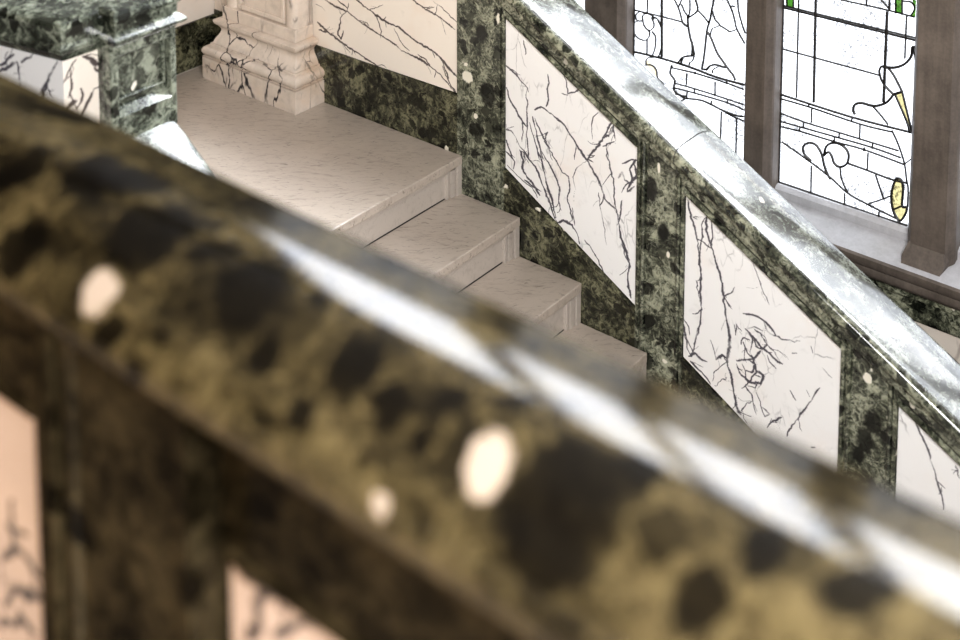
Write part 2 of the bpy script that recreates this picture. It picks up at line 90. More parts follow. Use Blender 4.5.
def green_marble(name, dark, mid, light, vein, freq=1.0, white=(0.72, 0.68, 0.58), rough=0.1, spec=0.5, darkbias=0.30, painted=False, ior=1.5, whites=True, polish=0.0):
    t = NT(name); co = t.coord()
    w = t.warp(t.warp(co, 6 * freq, 0.07 / freq), 16 * freq, 0.045 / freq)
    w2 = t.warp(w, 45 * freq, 0.012 / freq)
    big = t.noise(w, 9 * freq, 3, 0.5).outputs['Fac']
    fine = t.noise(w2, 48 * freq, 8, 0.72, 0.6).outputs['Fac']
    blot = t.math('ADD', t.math('MULTIPLY', big, 0.35), t.math('MULTIPLY', fine, 0.65))
    base = t.ramp(blot, [(0.38, dark), (0.45, tuple(0.65 * a + 0.35 * b for a, b in zip(dark, mid))), (0.50, mid), (0.60, light)])
    cr = t.vor(w2, 36 * freq, 'DISTANCE_TO_EDGE').outputs['Distance']
    gate = t.step(t.noise(co, 9 * freq, 4).outputs['Fac'], 0.42, 0.6)
    vm = t.math('MULTIPLY', t.math('SUBTRACT', 1.0, t.step(cr, 0.015, 0.09)), gate)
    base = t.mix(t.math('MULTIPLY', vm, 0.35), base, (*vein, 1))
    v2 = t.vor(w2, 17 * freq)
    r = t.n('ShaderNodeSeparateColor', Color=v2.outputs['Color'])
    dm = t.math('MULTIPLY', t.math('SUBTRACT', 1.0, t.step(r.outputs[0], darkbias - 0.04, darkbias + 0.04)), t.math('SUBTRACT', 1.0, t.step(t.math('ADD', v2.outputs['Distance'], t.math('MULTIPLY', t.math('SUBTRACT', fine, 0.5), 0.9)), 0.36, 0.5)))
    dk = tuple(c * 0.55 for c in dark)
    base = t.mix(t.math('MULTIPLY', dm, 0.85), base, (*dk, 1))
    gm = t.math('MULTIPLY', t.step(r.outputs[1], 0.86, 0.9), t.math('SUBTRACT', 1.0, t.step(v2.outputs['Distance'], 0.3, 0.42)))
    base = t.mix(t.math('MULTIPLY', gm, 0.7), base, (*(0.6 * c for c in mid), 1))
    v3 = t.vor(w2, 20 * freq); t.set(v3, 'Randomness', 1.0)
    r3 = t.n('ShaderNodeSeparateColor', Color=v3.outputs['Color'])
    wm = t.math('MULTIPLY', t.step(r3.outputs[2], 0.955, 0.965), t.math('SUBTRACT', 1.0, t.step(v3.outputs['Distance'], 0.2, 0.3)))
    if whites: base = t.mix(wm, base, (*white, 1))
    if painted:
        jit = t.math('MULTIPLY', t.math('SUBTRACT', t.noise(co, 60, 3).outputs['Fac'], 0.5), 0.5)
        ad = t.step(t.math('ADD', t.attr('dark'), jit), 0.35, 0.6)
        base = t.mix(t.math('MULTIPLY', ad, 0.93), base, (*dk, 1))
        aw = t.step(t.math('ADD', t.attr('white'), jit), 0.4, 0.55)
        base = t.mix(aw, base, (*white, 1))
    pb = t.principled(base, rough, spec); pb.inputs['IOR'].default_value = ior
    if polish:                                   # even polish instead of a strong grazing sheen
        pb.inputs['Specular IOR Level'].default_value = 0.0
        gl = t.n('ShaderNodeBsdfGlossy', Roughness=rough, Color=(1, 1, 1, 1)); mx = t.n('ShaderNodeMixShader', Fac=polish)
        t.t.links.new(pb.outputs[0], mx.inputs[1]); t.t.links.new(gl.outputs[0], mx.inputs[2]); t.t.links.new(mx.outputs[0], t.out.inputs[0])
    return t.m

def white_marble(name, base, dark, proc=0.0, painted=True, rough=0.14, scale=5.0, rot=(0.2, 0.5, 0.3), stretch=(1, 1, 0.45), warm=(0.72, 0.55, 0.42), warmth=0.2, cloud=0.25, gate=(0.36, 0.56), wid=0.05):
    t = NT(name); co = t.coord()
    cl = t.noise(co, 3.2, 5, 0.6).outputs['Fac']
    col = t.mix(t.math('MULTIPLY', t.step(cl, 0.5, 0.75), warmth), (*base, 1), (*warm, 1))
    cl2 = t.noise(t.warp(co, 6, 0.1), 14, 6, 0.65).outputs['Fac']
    col = t.mix(t.math('MULTIPLY', t.step(cl2, 0.56 - 0.2 * (cloud > 0.3), 0.76), cloud), col, (*(0.6 * b for b in base), 1))
    if proc > 0:
        c2 = t.coord(stretch, rot)
        w = t.warp(t.warp(c2, 4, 0.16), 22, 0.03)
        e = t.vor(w, scale, 'DISTANCE_TO_EDGE').outputs['Distance']
        gate = t.step(t.noise(c2, 4.5, 3).outputs['Fac'], *gate)
        thick = t.math('ADD', t.math('MULTIPLY', t.noise(co, 18, 3).outputs['Fac'], wid), 0.0)
        vm = t.math('MULTIPLY', t.math('SUBTRACT', 1.0, t.step(e, 0.004, thick)), gate)
        e2 = t.vor(w, scale * 3.3, 'DISTANCE_TO_EDGE').outputs['Distance']
        g2 = t.step(t.noise(co, 7, 3).outputs['Fac'], 0.56, 0.68)
        vm2 = t.math('MULTIPLY', t.math('SUBTRACT', 1.0, t.step(e2, 0.01, 0.07)), g2)
        v = t.math('MULTIPLY', t.math('MAXIMUM', vm, t.math('MULTIPLY', vm2, 0.7)), proc, True)
        col = t.mix(v, col, (*dark, 1))
    if painted:
        a = t.attr('vein')
        jit = t.math('MULTIPLY', t.math('SUBTRACT', t.noise(co, 130, 3).outputs['Fac'], 0.5), 0.5)
        a2 = t.math('MULTIPLY', t.step(t.math('ADD', a, t.math('MULTIPLY', jit, t.step(a, 0.0, 0.4))), 0.02, 0.8), 0.95)
        col = t.mix(a2, col, (*dark, 1))
    t.principled(col, rough, 0.5)
    return t.m

def stair_marble(name, base, dark, rough=0.24, speck=0.55, ior=1.8):
    t = NT(name)
    co = t.coord((1, 1, 1), (0, 0, -0.70))
    w = t.warp(co, 5, 0.12)
    st = t.n('ShaderNodeMapping', Vector=w, Scale=(3.2, 17, 9))
    n1 = t.noise(st.outputs[0], 2.6, 8, 0.7).outputs['Fac']
    col = t.mix(t.math('MULTIPLY', t.step(n1, 0.5, 0.72), 0.55), (*base, 1), (*dark, 1))
    st2 = t.n('ShaderNodeMapping', Vector=t.warp(co, 7, 0.10), Scale=(5, 30, 14))
    n2 = t.noise(st2.outputs[0], 4.5, 5, 0.65).outputs['Fac']
    col = t.mix(t.math('MULTIPLY', t.step(n2, 0.56, 0.68), speck), col, (*(0.38 * c for c in dark), 1))
    cl = t.noise(co, 4, 4).outputs['Fac']
    col = t.mix(t.math('MULTIPLY', t.step(cl, 0.45, 0.7), 0.3), col, (*(min(1, 1.25 * c) for c in base), 1))
    t.principled(col, rough, 0.5).inputs['IOR'].default_value = ior
    return t.m

def stone(name, base, rough=0.55, var=0.35):
    t = NT(name); co = t.coord()
    n1 = t.noise(co, 7, 6, 0.65).outputs['Fac']; n2 = t.noise(co, 90, 4).outputs['Fac']
    st = t.n('ShaderNodeMapping', Vector=co, Scale=(30, 30, 3))
    n3 = t.noise(st.outputs[0], 1.5, 4).outputs['Fac']
    f = t.math('ADD', t.math('MULTIPLY', n1, 0.5), t.math('ADD', t.math('MULTIPLY', n2, 0.2), t.math('MULTIPLY', n3, 0.3)))
    col = t.ramp(f, [(0.36, tuple(c * (1 - var) for c in base)), (0.64, tuple(min(1, c * (1 + var)) for c in base))])
    t.principled(col, rough, 0.5, n2, 0.15)
    return t.m

def plain(name, col, rough=0.5, metal=0.0, spec=0.5):
    t = NT(name); co = t.coord()
    n = t.noise(co, 14, 3).outputs['Fac']
    c = t.ramp(n, [(0.3, tuple(0.88 * x for x in col)), (0.7, tuple(min(1, 1.08 * x) for x in col))])
    b = t.principled(c, rough, spec); b.inputs['Metallic'].default_value = metal
    return t.m

def glass(name, tint, mottled=True, lo=0.62):
    t = NT(name); co = t.coord()
    fine = t.noise(co, 95, 4, 0.7).outputs['Fac']
    big = t.noise(co, 5.5, 2, 0.4).outputs['Fac']
    m = t.math('MULTIPLY', t.step(fine, 0.46, 0.6), t.step(big, 0.46, 0.6))
    if mottled: c = t.mix(m, (*tint, 1), (*(lo * x for x in tint), 1))
    else: c = t.mix(t.math('MULTIPLY', t.step(fine, 0.45, 0.6), 0.35), (*tint, 1), (*(0.5 * x for x in tint), 1))
    tr = t.n('ShaderNodeBsdfTransparent', Color=c)
    gl = t.n('ShaderNodeBsdfGlossy', Roughness=0.08)
    mx = t.n('ShaderNodeMixShader', Fac=0.04)
    t.t.links.new(tr.outputs[0], mx.inputs[1]); t.t.links.new(gl.outputs[0], mx.inputs[2])
    t.t.links.new(mx.outputs[0], t.out.inputs[0])
    return t.m

M = {}
M['green'] = green_marble('green_breccia', (0.008, 0.010, 0.008), (0.085, 0.09, 0.064), (0.34, 0.345, 0.255), (0.42, 0.43, 0.34), painted=True)
M['green_dark'] = green_marble('dark_green_breccia', (0.005, 0.006, 0.004), (0.042, 0.042, 0.026), (0.19, 0.185, 0.115), (0.24, 0.23, 0.16), darkbias=0.3)
M['green_rail'] = green_marble('rail_breccia', (0.016, 0.019, 0.017), (0.10, 0.108, 0.09), (0.34, 0.36, 0.31), (0.34, 0.37, 0.30), rough=0.17, polish=0.30)
M['green_post'] = green_marble('post_breccia', (0.006, 0.008, 0.006), (0.06, 0.068, 0.052), (0.26, 0.28, 0.22), (0.32, 0.34, 0.28), freq=0.9, rough=0.12, ior=1.75)
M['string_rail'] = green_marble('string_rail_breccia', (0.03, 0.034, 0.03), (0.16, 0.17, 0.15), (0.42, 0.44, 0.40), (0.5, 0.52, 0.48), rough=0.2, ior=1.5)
M['warm_lit_rail'] = green_marble('warm_lit_green_breccia', (0.003, 0.0025, 0.0015), (0.031, 0.024, 0.011), (0.074, 0.058, 0.028), (0.08, 0.06, 0.03), freq=0.95, white=(0.25, 0.205, 0.165), painted=True, darkbias=0.2, rough=0.12, whites=False, polish=0.068)  # same green stone near the viewer, warm light put into its colour
M['warm_dim_green'] = green_marble('warm_dim_green_breccia', (0.0025, 0.002, 0.001), (0.018, 0.014, 0.0075), (0.045, 0.035, 0.019), (0.05, 0.04, 0.02), freq=0.8, polish=0.012, darkbias=0.2, white=(0.4, 0.3, 0.2))  # darker copy of it, weak warm light put into the colour
M['white_panel'] = white_marble('veined_white_marble', (0.80, 0.785, 0.77), (0.045, 0.04, 0.055), proc=0.5, scale=8.0, gate=(0.54, 0.68), wid=0.032)
M['warm_lit_panel'] = white_marble('warm_lit_white_marble', (0.80, 0.73, 0.65), (0.06, 0.045, 0.045), warmth=0.35)  # white marble, warm light of the left side put into its colour
M['warm_dim_panel'] = white_marble('warm_dim_white_marble', (0.44, 0.345, 0.285), (0.04, 0.035, 0.035), warmth=0.3)  # white marble again, dimmed and tinted as if under weak warm light
M['pedestal'] = white_marble('honey_veined_marble', (0.68, 0.59, 0.51), (0.04, 0.035, 0.04), proc=1.0, cloud=0.5, painted=False, scale=6.5, warm=(0.62, 0.42, 0.26), warmth=0.55, rough=0.2)
M['cream_wall'] = white_marble('pale_wall_marble', (0.72, 0.65, 0.58), (0.2, 0.16, 0.14), proc=0.5, painted=False, scale=3.0)
M['step'] = stair_marble('beige_step_marble', (0.44, 0.38, 0.325), (0.20, 0.155, 0.12), 0.34, 0.65, 1.8)
M['riser'] = stair_marble('grey_riser_marble', (0.45, 0.40, 0.355), (0.24, 0.205, 0.175), 0.3, 0.25)
M['stone'] = stone('brown_stone', (0.13, 0.108, 0.092))
M['sill'] = stone('pale_sill_stone', (0.46, 0.46, 0.48), 0.3, 0.15)
M['lead'] = plain('lead_came', (0.02, 0.018, 0.016), 0.5)
M['glass'] = glass('obscure_leaded_glass', (0.165, 0.168, 0.171), True, 0.24)
M['clear'] = glass('clear_quarry_glass', (0.95, 0.97, 1.0), True, 0.8)
M['yellow'] = glass('yellow_glass', (0.50, 0.44, 0.22), False)
M['palegold'] = glass('pale_gold_glass', (0.62, 0.54, 0.38), False)
M['greenglass'] = glass('green_glass', (0.055, 0.17, 0.022), False)
M['floor'] = stair_marble('hall_floor_marble', (0.36, 0.31, 0.27), (0.2, 0.17, 0.14), 0.3)
M['plaster'] = plain('warm_plaster', (0.24, 0.225, 0.21), 0.8)
M['darkwall'] = plain('dark_upper_wall', (0.045, 0.034, 0.026), 0.5)
M['joint'] = plain('dark_joint', (0.03, 0.027, 0.024), 0.8)

# ------------------------------------------------------------------ mesh helpers
def tagp(o, **kw):
    for k, v in kw.items(): o[k] = v
    return o

def empty(name, loc, **kw):
    o = bpy.data.objects.new(name, None); o.location = loc; o.empty_display_size = 0.1
    COL.objects.link(o); tagp(o, **kw); return o

def root_of(o):
    off = Vector((0, 0, 0))
    while o is not None:
        off += Vector(o.location); o = o.parent
    return off

def mk(name, verts, faces, mat, parent=None, smooth=None, bevel=0.0, attrs=None, label=None):
    """verts in world metres; the object is hung under its parent without moving"""
    off = root_of(parent) if parent else Vector((0, 0, 0))
    me = bpy.data.meshes.new(name)
    V = np.asarray(verts, float) - np.array(off)
    me.from_pydata([tuple(v) for v in V], [], [tuple(f) for f in faces])
    me.update()
    for k, arr in (attrs or {}).items():
        a = me.attributes.new(k, 'FLOAT', 'POINT'); a.data.foreach_set('value', np.asarray(arr, np.float32))
    for mm in (mat if isinstance(mat, (list, tuple)) else [mat]): me.materials.append(mm)
    bm = bmesh.new(); bm.from_mesh(me)
    bmesh.ops.recalc_face_normals(bm, faces=bm.faces[:])
    bm.to_mesh(me); bm.free()
    o = bpy.data.objects.new(name, me); COL.objects.link(o)
    if parent: o.parent = parent
    if smooth is not None:
        for p in me.polygons: p.use_smooth = True
        me.set_sharp_from_angle(angle=math.radians(smooth))
    if bevel:
        b = o.modifiers.new('edge', 'BEVEL'); b.width = bevel; b.segments = 2; b.limit_method = 'ANGLE'
        b.angle_limit = math.radians(40); b.harden_normals = False
    if label: o['label'] = label
    return o

class G:
    """collects geometry for ONE mesh"""
    def __init__(s): s.v = []; s.f = []
    def add(s, v, f):
        n = len(s.v); s.v += [tuple(map(float, p)) for p in v]; s.f += [tuple(i + n for i in q) for q in f]; return s
    def box(s, x0, x1, y0, y1, z0, z1):
        v = [(x, y, z) for z in (z0, z1) for y in (y0, y1) for x in (x0, x1)]
        return s.add(v, [(0, 2, 3, 1), (4, 5, 7, 6), (0, 1, 5, 4), (2, 6, 7, 3), (0, 4, 6, 2), (1, 3, 7, 5)])
    def loft(s, loops, caps=True, closed=True):
        n = len(loops[0]); v = [p for L in loops for p in L]; f = []
        for i in range(len(loops) - 1):
            for j in range(n if closed else n - 1):
                a = i * n + j; b = i * n + (j + 1) % n
                f.append((a, b, b + n, a + n))
        if caps and closed:
            f.append(tuple(range(n))); f.append(tuple((len(loops) - 1) * n + j for j in range(n)))
        return s.add(v, f)
    def sweep(s, prof, xs, base=lambda x: 0.0, caps=True):
        """prof: closed (y, v); swept along x with z = v + base(x)"""
        return s.loft([[(x, y, v + base(x)) for y, v in prof] for x in xs], caps)
    def pillar(s, prof, zb, zt):
        """prof: closed (x, y); raised from zb(x) to zt(x)"""
        return s.loft([[(x, y, zb(x)) for x, y in prof], [(x, y, zt(x)) for x, y in prof]])
    def prism_y(s, poly, y0, y1):
        return s.loft([[(x, y0, z) for x, z in poly], [(x, y1, z) for x, z in poly]])
    def build(s, name, mat, parent=None, **kw): return mk(name, s.v, s.f, mat, parent, **kw)

rng = np.random.default_rng(11)
def vnoise(P, f):
    """smooth value noise in the plane, 0..1"""
    q = P * f; n = 64; tab = np.random.default_rng(int(f) + 5).random((n, n))
    i = np.floor(q).astype(int); t = q - i; t = t * t * (3 - 2 * t)
    g = lambda a, c: tab[(i[:, 0] + a) % n, (i[:, 1] + c) % n]
    return (g(0, 0) * (1 - t[:, 0]) + g(1, 0) * t[:, 0]) * (1 - t[:, 1]) + (g(0, 1) * (1 - t[:, 0]) + g(1, 1) * t[:, 0]) * t[:, 1]
def paint(P, lines, unit, jitter=0.0022, seg=0.012, twigs=True):
    """P: (n,2) plane coordinates; darkness of veins drawn along the polylines"""
    out = np.zeros(len(P))
    if not len(lines): return out
    nz = 0.55 * vnoise(P, 170.0) + 0.45 * vnoise(P, 420.0)
    work = [(w, pts, 0) for w, pts in lines]
    while work:
        w, pts, gen = work.pop()
        q = np.array(pts, float)
        d = np.linalg.norm(np.diff(q, axis=0), axis=1)
        fine = [q[0]]
        for a, b, L in zip(q[:-1], q[1:], d):
            k = max(1, int(L / seg))
            for i in range(1, k + 1):
                p = a + (b - a) * i / k
                if i < k: p = p + rng.normal(0, jitter, 2)
                fine.append(p)
        fine = np.array(fine)
        n = len(fine); r = rng.uniform(0.1, 1.5, n + 4)
        ww = np.clip(np.convolve(r, [0.15, 0.2, 0.3, 0.2, 0.15], 'valid')[:n], 0.3, 1.3) if n > 4 else np.full(n, 0.7)
        ii = np.clip(np.convolve(rng.uniform(0.1, 1.3, n + 4), [0.15, 0.2, 0.3, 0.2, 0.15], 'valid')[:n] * 1.35, 0.35, 1.0) if n > 4 else np.full(n, 0.85)
        ww[0] *= 0.6; ww[-1] *= 0.5
        for i in range(n - 1):
            a, b = fine[i], fine[i + 1]; h = w * unit * 0.5
            if twigs and gen < 2 and rng.random() < 0.09 and np.linalg.norm(b - a) > 1e-6:
                ang = math.atan2(*(b - a)[::-1]) + rng.choice((-1, 1)) * rng.uniform(0.25, 0.7)
                L = rng.uniform(0.02, 0.075); tw = [a]
                for _ in range(4):
                    tw.append(tw[-1] + L / 4 * np.array((math.cos(ang), math.sin(ang)))); ang += rng.normal(0, 0.35)
                work.append((w * rng.uniform(0.3, 0.5), tw, gen + 1))
            lo = np.minimum(a, b) - 3 * h; hi = np.maximum(a, b) + 3 * h
            idx = np.nonzero((P[:, 0] > lo[0]) & (P[:, 0] < hi[0]) & (P[:, 1] > lo[1]) & (P[:, 1] < hi[1]))[0]
            if not len(idx): continue
            e = b - a; L2 = max(1e-12, e @ e)
            t = np.clip(((P[idx] - a) @ e) / L2, 0, 1)
            dist = np.linalg.norm(P[idx] - a - t[:, None] * e, axis=1) * (0.45 + 1.15 * nz[idx])
            hw = h * (ww[i] + (ww[i + 1] - ww[i]) * t)
            core = np.clip(1.5 - dist / hw * 0.8, 0, 1) * ii[i]
            halo = 0.22 * np.clip(1.0 - dist / (2.8 * hw), 0, 1)
            out[idx] = np.maximum(out[idx], np.maximum(core, halo))
    return out

def panel(name, corners, to3, thick, res, lines, mat, parent, unit=0.0027, jitter=0.0020, label=None):
    """slab whose front is a fine grid; corners in plane coordinates (bl, br, tr, tl); to3(p, depth)"""
    bl, br, tr, tl = [np.array(c, float) for c in corners]
    nu = max(2, int(np.linalg.norm(br - bl) / res)); nv = max(2, int(max(np.linalg.norm(tl - bl), np.linalg.norm(tr - br)) / res))
    u, v = np.meshgrid(np.linspace(0, 1, nu + 1), np.linspace(0, 1, nv + 1))
    u = u.ravel()[:, None]; v = v.ravel()[:, None]
    P = (1 - u) * (1 - v) * bl + u * (1 - v) * br + u * v * tr + (1 - u) * v * tl
    vein = paint(P, lines, unit, jitter)
    V = [to3(p, 0.0) for p in P]
    i = np.arange(nu); F = []
    for r in range(nv):
        a = r * (nu + 1) + i
        F += list(zip(a.tolist(), (a + 1).tolist(), (a + nu + 2).tolist(), (a + nu + 1).tolist()))
    ring = [bl, br, tr, tl]; n = len(V)
    V += [to3(p, 0.0) for p in ring] + [to3(p, thick) for p in ring]
    for j in range(4): F.append((n + j, n + (j + 1) % 4, n + 4 + (j + 1) % 4, n + 4 + j))
    F.append((n + 4, n + 5, n + 6, n + 7))
    vein = np.concatenate([vein, np.zeros(8)])
    return mk(name, V, F, mat, parent, attrs={'vein': vein}, label=label)

S = 0.56                                    # slope of the balustrade
T, RI = 0.30, 0.16405                       # tread and riser
zero = lambda x: 0.0
slope = lambda x: -S * max(0.0, x)
FLOOR = -1.97

# ------------------------------------------------------------------ setting
def struct(o, kind='structure'): o['kind'] = kind; return o
struct(G().box(-1.75, 7.2, -8.2, 1.3, FLOOR - 0.1, FLOOR).build('floor', M['floor']))
struct(G().box(-1.75, 7.2, -8.2, 1.3, 5.0, 5.1).build('ceiling', M['plaster']))
struct(G().box(-1.75, -1.56, -8.2, 1.3, FLOOR, 0.95).build('wall_back', M['cream_wall']))
struct(G().box(-1.75, -1.56, -8.2, 1.3, 0.95, 5.0).build('wall_back_upper', M['darkwall']))  # unseen dark upper wall, added to keep a bright streak off the rail
struct(G().box(-1.559, -1.548, -2.97, -0.002, 0.001, 0.225).build('baseboard_back', M['green_dark']))
struct(G().box(-1.75, 7.2, -8.2, -8.0, FLOOR, 5.0).build('wall_left', M['plaster']))
struct(G().box(7.0, 7.2, -8.0, 1.3, FLOOR, 5.0).build('wall_front', M['plaster']))
# window wall (right): glass stands at y = 1.0
WZ0, WZ1 = -0.245, 4.7
OPEN = [(-1.38, -0.06), (0.178, 0.772), (0.916, 1.500), (1.70, 2.36), (2.46, 3.10)]
g = G(); g.box(-1.55, 7.0, 0.86, 1.012, FLOOR, -0.515)
struct(g.build('wall_right', M['cream_wall']))
g = G(); g.box(-1.55, 7.0, 0.93, 1.012, WZ1, 5.0); g.box(3.30, 7.0, 0.93, 1.012, WZ0, WZ1)
struct(g.build('wall_right_upper', M['stone']))
struct(G().sweep([(0.855, -0.515), (0.85, -0.505), (0.85, -0.43), (0.845, -0.42), (0.845, -0.40), (1.012, -0.40), (1.012, -0.515)], [-1.55, 7.0]).build('trim_1', M['green']))
# moulded front of the sill and the sloping sill above it
struct(G().sweep([(0.85, -0.40), (0.833, -0.392), (0.826, -0.372), (0.83, -0.352), (0.82, -0.34), (0.82, -0.312), (0.828, -0.306), (1.012, -0.306), (1.012, -0.40)], [-1.55, 7.0]).build('trim_2', M['stone'], smooth=50))
struct(G().sweep([(0.832, -0.3055), (0.84, -0.302), (0.975, -0.262), (1.012, -0.262), (1.012, -0.306)], [-1.55, 7.0]).build('trim_3', M['sill']))

def mullion(x0, x1, ti, plinth=False):
    w = x1 - x0; c = min(0.03, 0.22 * w); yf = 0.90
    prof = [(x0, 1.01), (x0, 0.965), (x0 + 0.004, 0.955), (x0 + c, yf + 0.006), (x0 + c + 0.006, yf), (x1 - c * 0.9, yf), (x1 - c * 0.9 + 0.005, yf + 0.006), (x1 - 0.004, 0.93), (x1, 0.94), (x1, 1.01)]
    g = G().pillar(prof, lambda x: -0.30, lambda x: WZ1 + 0.02)
    # weathered foot where the mullion meets the sill
    g.loft([[(x0 + 0.008, 0.99, -0.305), (x0 + 0.02, 0.85, -0.305), (x1 - 0.03, 0.85, -0.305), (x1 - 0.006, 0.99, -0.305)],
            [(x0 + 0.006, 0.99, -0.272), (x0 + 0.014, 0.872, -0.272), (x1 - 0.02, 0.872, -0.272), (x1 - 0.004, 0.99, -0.272)],
            [(x0 + 0.004, 0.99, -0.225), (x0 + 0.028, yf + 0.002, -0.225), (x1 - 0.028, yf + 0.002, -0.225), (x1 - 0.003, 0.99, -0.225)]])
    struct(g.build('trim_%d' % ti, M['stone']))
mullion(-1.55, -1.38, 4); mullion(-0.06, 0.178, 5); mullion(0.766, 0.916, 6); mullion(1.500, 1.70, 7); mullion(2.36, 2.46, 8); mullion(3.10, 3.32, 9)

def lead(g, pts, w, y=1.0, h=0.006):
    """flat came along a polyline in the glass plane"""
    q = [np.array(p, float) for p in pts]
    if len(q) > 2:                               # round the bends
        s = []
        for i in range(len(q) - 1):
            p0 = q[max(0, i - 1)]; p1 = q[i]; p2 = q[i + 1]; p3 = q[min(len(q) - 1, i + 2)]
            for t in (0, 0.25, 0.5, 0.75):
                s.append(0.5 * ((2 * p1) + (-p0 + p2) * t + (2 * p0 - 5 * p1 + 4 * p2 - p3) * t * t + (-p0 + 3 * p1 - 3 * p2 + p3) * t ** 3))
        q = s + [q[-1]]
    loops = []
    for i, p in enumerate(q):
        d = q[min(i + 1, len(q) - 1)] - q[max(i - 1, 0)]; L = np.linalg.norm(d)
        d = d / L if L > 1e-9 else np.array([1.0, 0.0]); n = np.array([-d[1], d[0]]) * w * 0.5
        a, b = p + n, p - n
        loops.append([(a[0], y - h * 0.4, a[1]), (p[0], y - h, p[1]), (b[0], y - h * 0.4, b[1]), (b[0], y + h, b[1]), (a[0], y + h, a[1])])
    g.loft(loops)

def clip_line(pts, x0, x1, z0, z1):
    return [(min(max(x, x0), x1), min(max(z, z0), z1)) for x, z in pts]

def window(n, x0, x1, lines, zgen, extra=()):
    r = struct(empty('window_%d' % n, ((x0 + x1) / 2, 1.0, WZ0)))
    a, b = x0 - 0.004, x1 + 0.004
    z0, z1 = WZ0 + 0.024, WZ1
    for za, zb, mt in ((z0 - 0.004, 1.9, M['glass']), (1.9, z1, M['clear'])):
        G().add([(a, 1.004, za), (b, 1.004, za), (b, 1.004, zb), (a, 1.004, zb)], [(0, 1, 2, 3)]).build('glass', mt, r)
    f = G(); f.sweep([(0.965, WZ0 - 0.018), (0.965, WZ0 + 0.012), (0.985, WZ0 + 0.026), (1.0, WZ0 + 0.026), (1.0, WZ0 - 0.018)], [a, b])
    f.build('frame', M['sill'], r)
    g = G()
    for w, pts in lines:
        lead(g, clip_line(pts, x0, x1, z0 - 0.003, z1), w * 0.00105)
    # plain upper lights carry on as rectangular quarries with a band of arcs
    wx = x1 - x0
    for k, fx in enumerate((0.11, 0.25, 0.78, 0.9)):
        lead(g, [(x0 + fx * wx, zgen), (x0 + fx * wx, z1)], 0.004 if k % 2 == 0 else 0.007)
    zz = zgen; k = 0
    while zz < z1:
        lead(g, [(x0, zz), (x1, zz)], 0.006 if k % 3 else 0.009)
        if k % 3 == 1:
            for c in (0.36, 0.52, 0.68):
                lead(g, [(x0 + (c + 0.07 * math.cos(t)) * wx, zz + 0.12 + 0.09 * math.sin(t)) for t in np.linspace(0, 2 * math.pi, 9)], 0.005)
        zz += 0.29; k += 1
    g.box(x0 - 0.003, x0 + 0.004, 0.996, 1.004, z0, z1); g.box(x1 - 0.004, x1 + 0.003, 0.996, 1.004, z0, z1)
    g.build('leading', M['lead'], r)
    for nm, poly, mat in extra:
        G().add([(x, 1.002, z) for x, z in poly], [tuple(range(len(poly)))]).build(nm, mat, r)
    return r
def mirrored(lines, x0, x1, y0, y1):
    return [(w, [(y1 - (x - x0) / (x1 - x0) * (y1 - y0), z) for x, z in pts]) for w, pts in lines]
o1, o2, o3, o4, o5 = OPEN
window(1, *o1, mirrored(DATA['w2'], o3[0], o3[1], *o1), 0.72)
window(2, *o2, DATA['w1'], 0.86, [('yellow_glass', DATA['palegold'][0], M['palegold'])])
window(3, *o3, DATA['w2'], 0.80, [('yellow_glass', p, M['yellow']) for p in DATA['yellow']] + [('green_glass', p, M['greenglass']) for p in DATA['green']])
window(4, *o4, mirrored(DATA['w2'], o3[0], o3[1], *o4), 0.72)
window(5, *o5, mirrored(DATA['w1'], o2[0], o2[1], *o5), 0.72)

# ------------------------------------------------------------------ staircase
st = empty('staircase', (0.0, -0.8, FLOOR), label='beige marble staircase with fluted riser ends descending from a landing', category='staircase')
NS = 11
def tread(x0, x1, y0, y1, zt, name='tread', th=0.038, mat=None):
    return G().box(x0, x1, y0, y1, zt - th, zt).build(name, mat or M['step'], st, bevel=0.004)
tread(-1.545, 0.0, -1.6, -0.0065, 0.0, 'landing')
G().box(-1.545, -0.005, -2.35, -1.601, -0.045, 0.0).build('landing', M['step'], st)
for i in range(NS):
    zt = -i * RI; x = i * T
    if i: tread(x - T - 0.03, x, -1.6, -0.0065, zt)
    zb = -(i + 1) * RI; top = zt - 0.0385
    r = G()
    r.box(x - 0.06, x - 0.027, -1.6, -0.0068, zb, top)
    r.box(x - 0.03, x - 0.003, -0.036, -0.0068, zb, top)                      # end block
    r.box(x - 0.03, x - 0.009, -0.069, -0.043, zb, top)                      # broad fillet
    r.box(x - 0.03, x - 0.014, -0.086, -0.077, zb, top)                      # thin bead
    r.box(x - 0.03, x - 0.009, -1.6, -0.0068, top - 0.010, top + 0.0003)      # step under the nosing
    r.box(x - 0.03, x - 0.018, -1.6, -0.069, top - 0.024, top - 0.010)
    rs = r.build('riser', M['riser'], st, bevel=0.0015)
    G().box(x - 0.0275, x - 0.0245, -1.6, -0.09, zb + 0.0002, zb + 0.004).build('joint', M['joint'], rs)
g = G()
poly = [(-1.545, -0.046), (-0.06, -0.046)]
for i in range(NS):
    poly += [(i * T - 0.06, -(i + 1) * RI - 0.046), ((i + 1) * T - 0.06, -(i + 1) * RI - 0.046)]
poly += [(NS * T - 0.06, FLOOR), (-1.545, FLOOR)]
poly = [p for p in poly if p[1] > FLOOR] + [(NS * T - 0.36, FLOOR), (-1.545, FLOOR)]
g.prism_y(poly, -1.6, -0.0068); g.box(-1.545, -0.06, -2.3, -1.6, FLOOR, -0.046)
g.build('core', M['riser'], st)

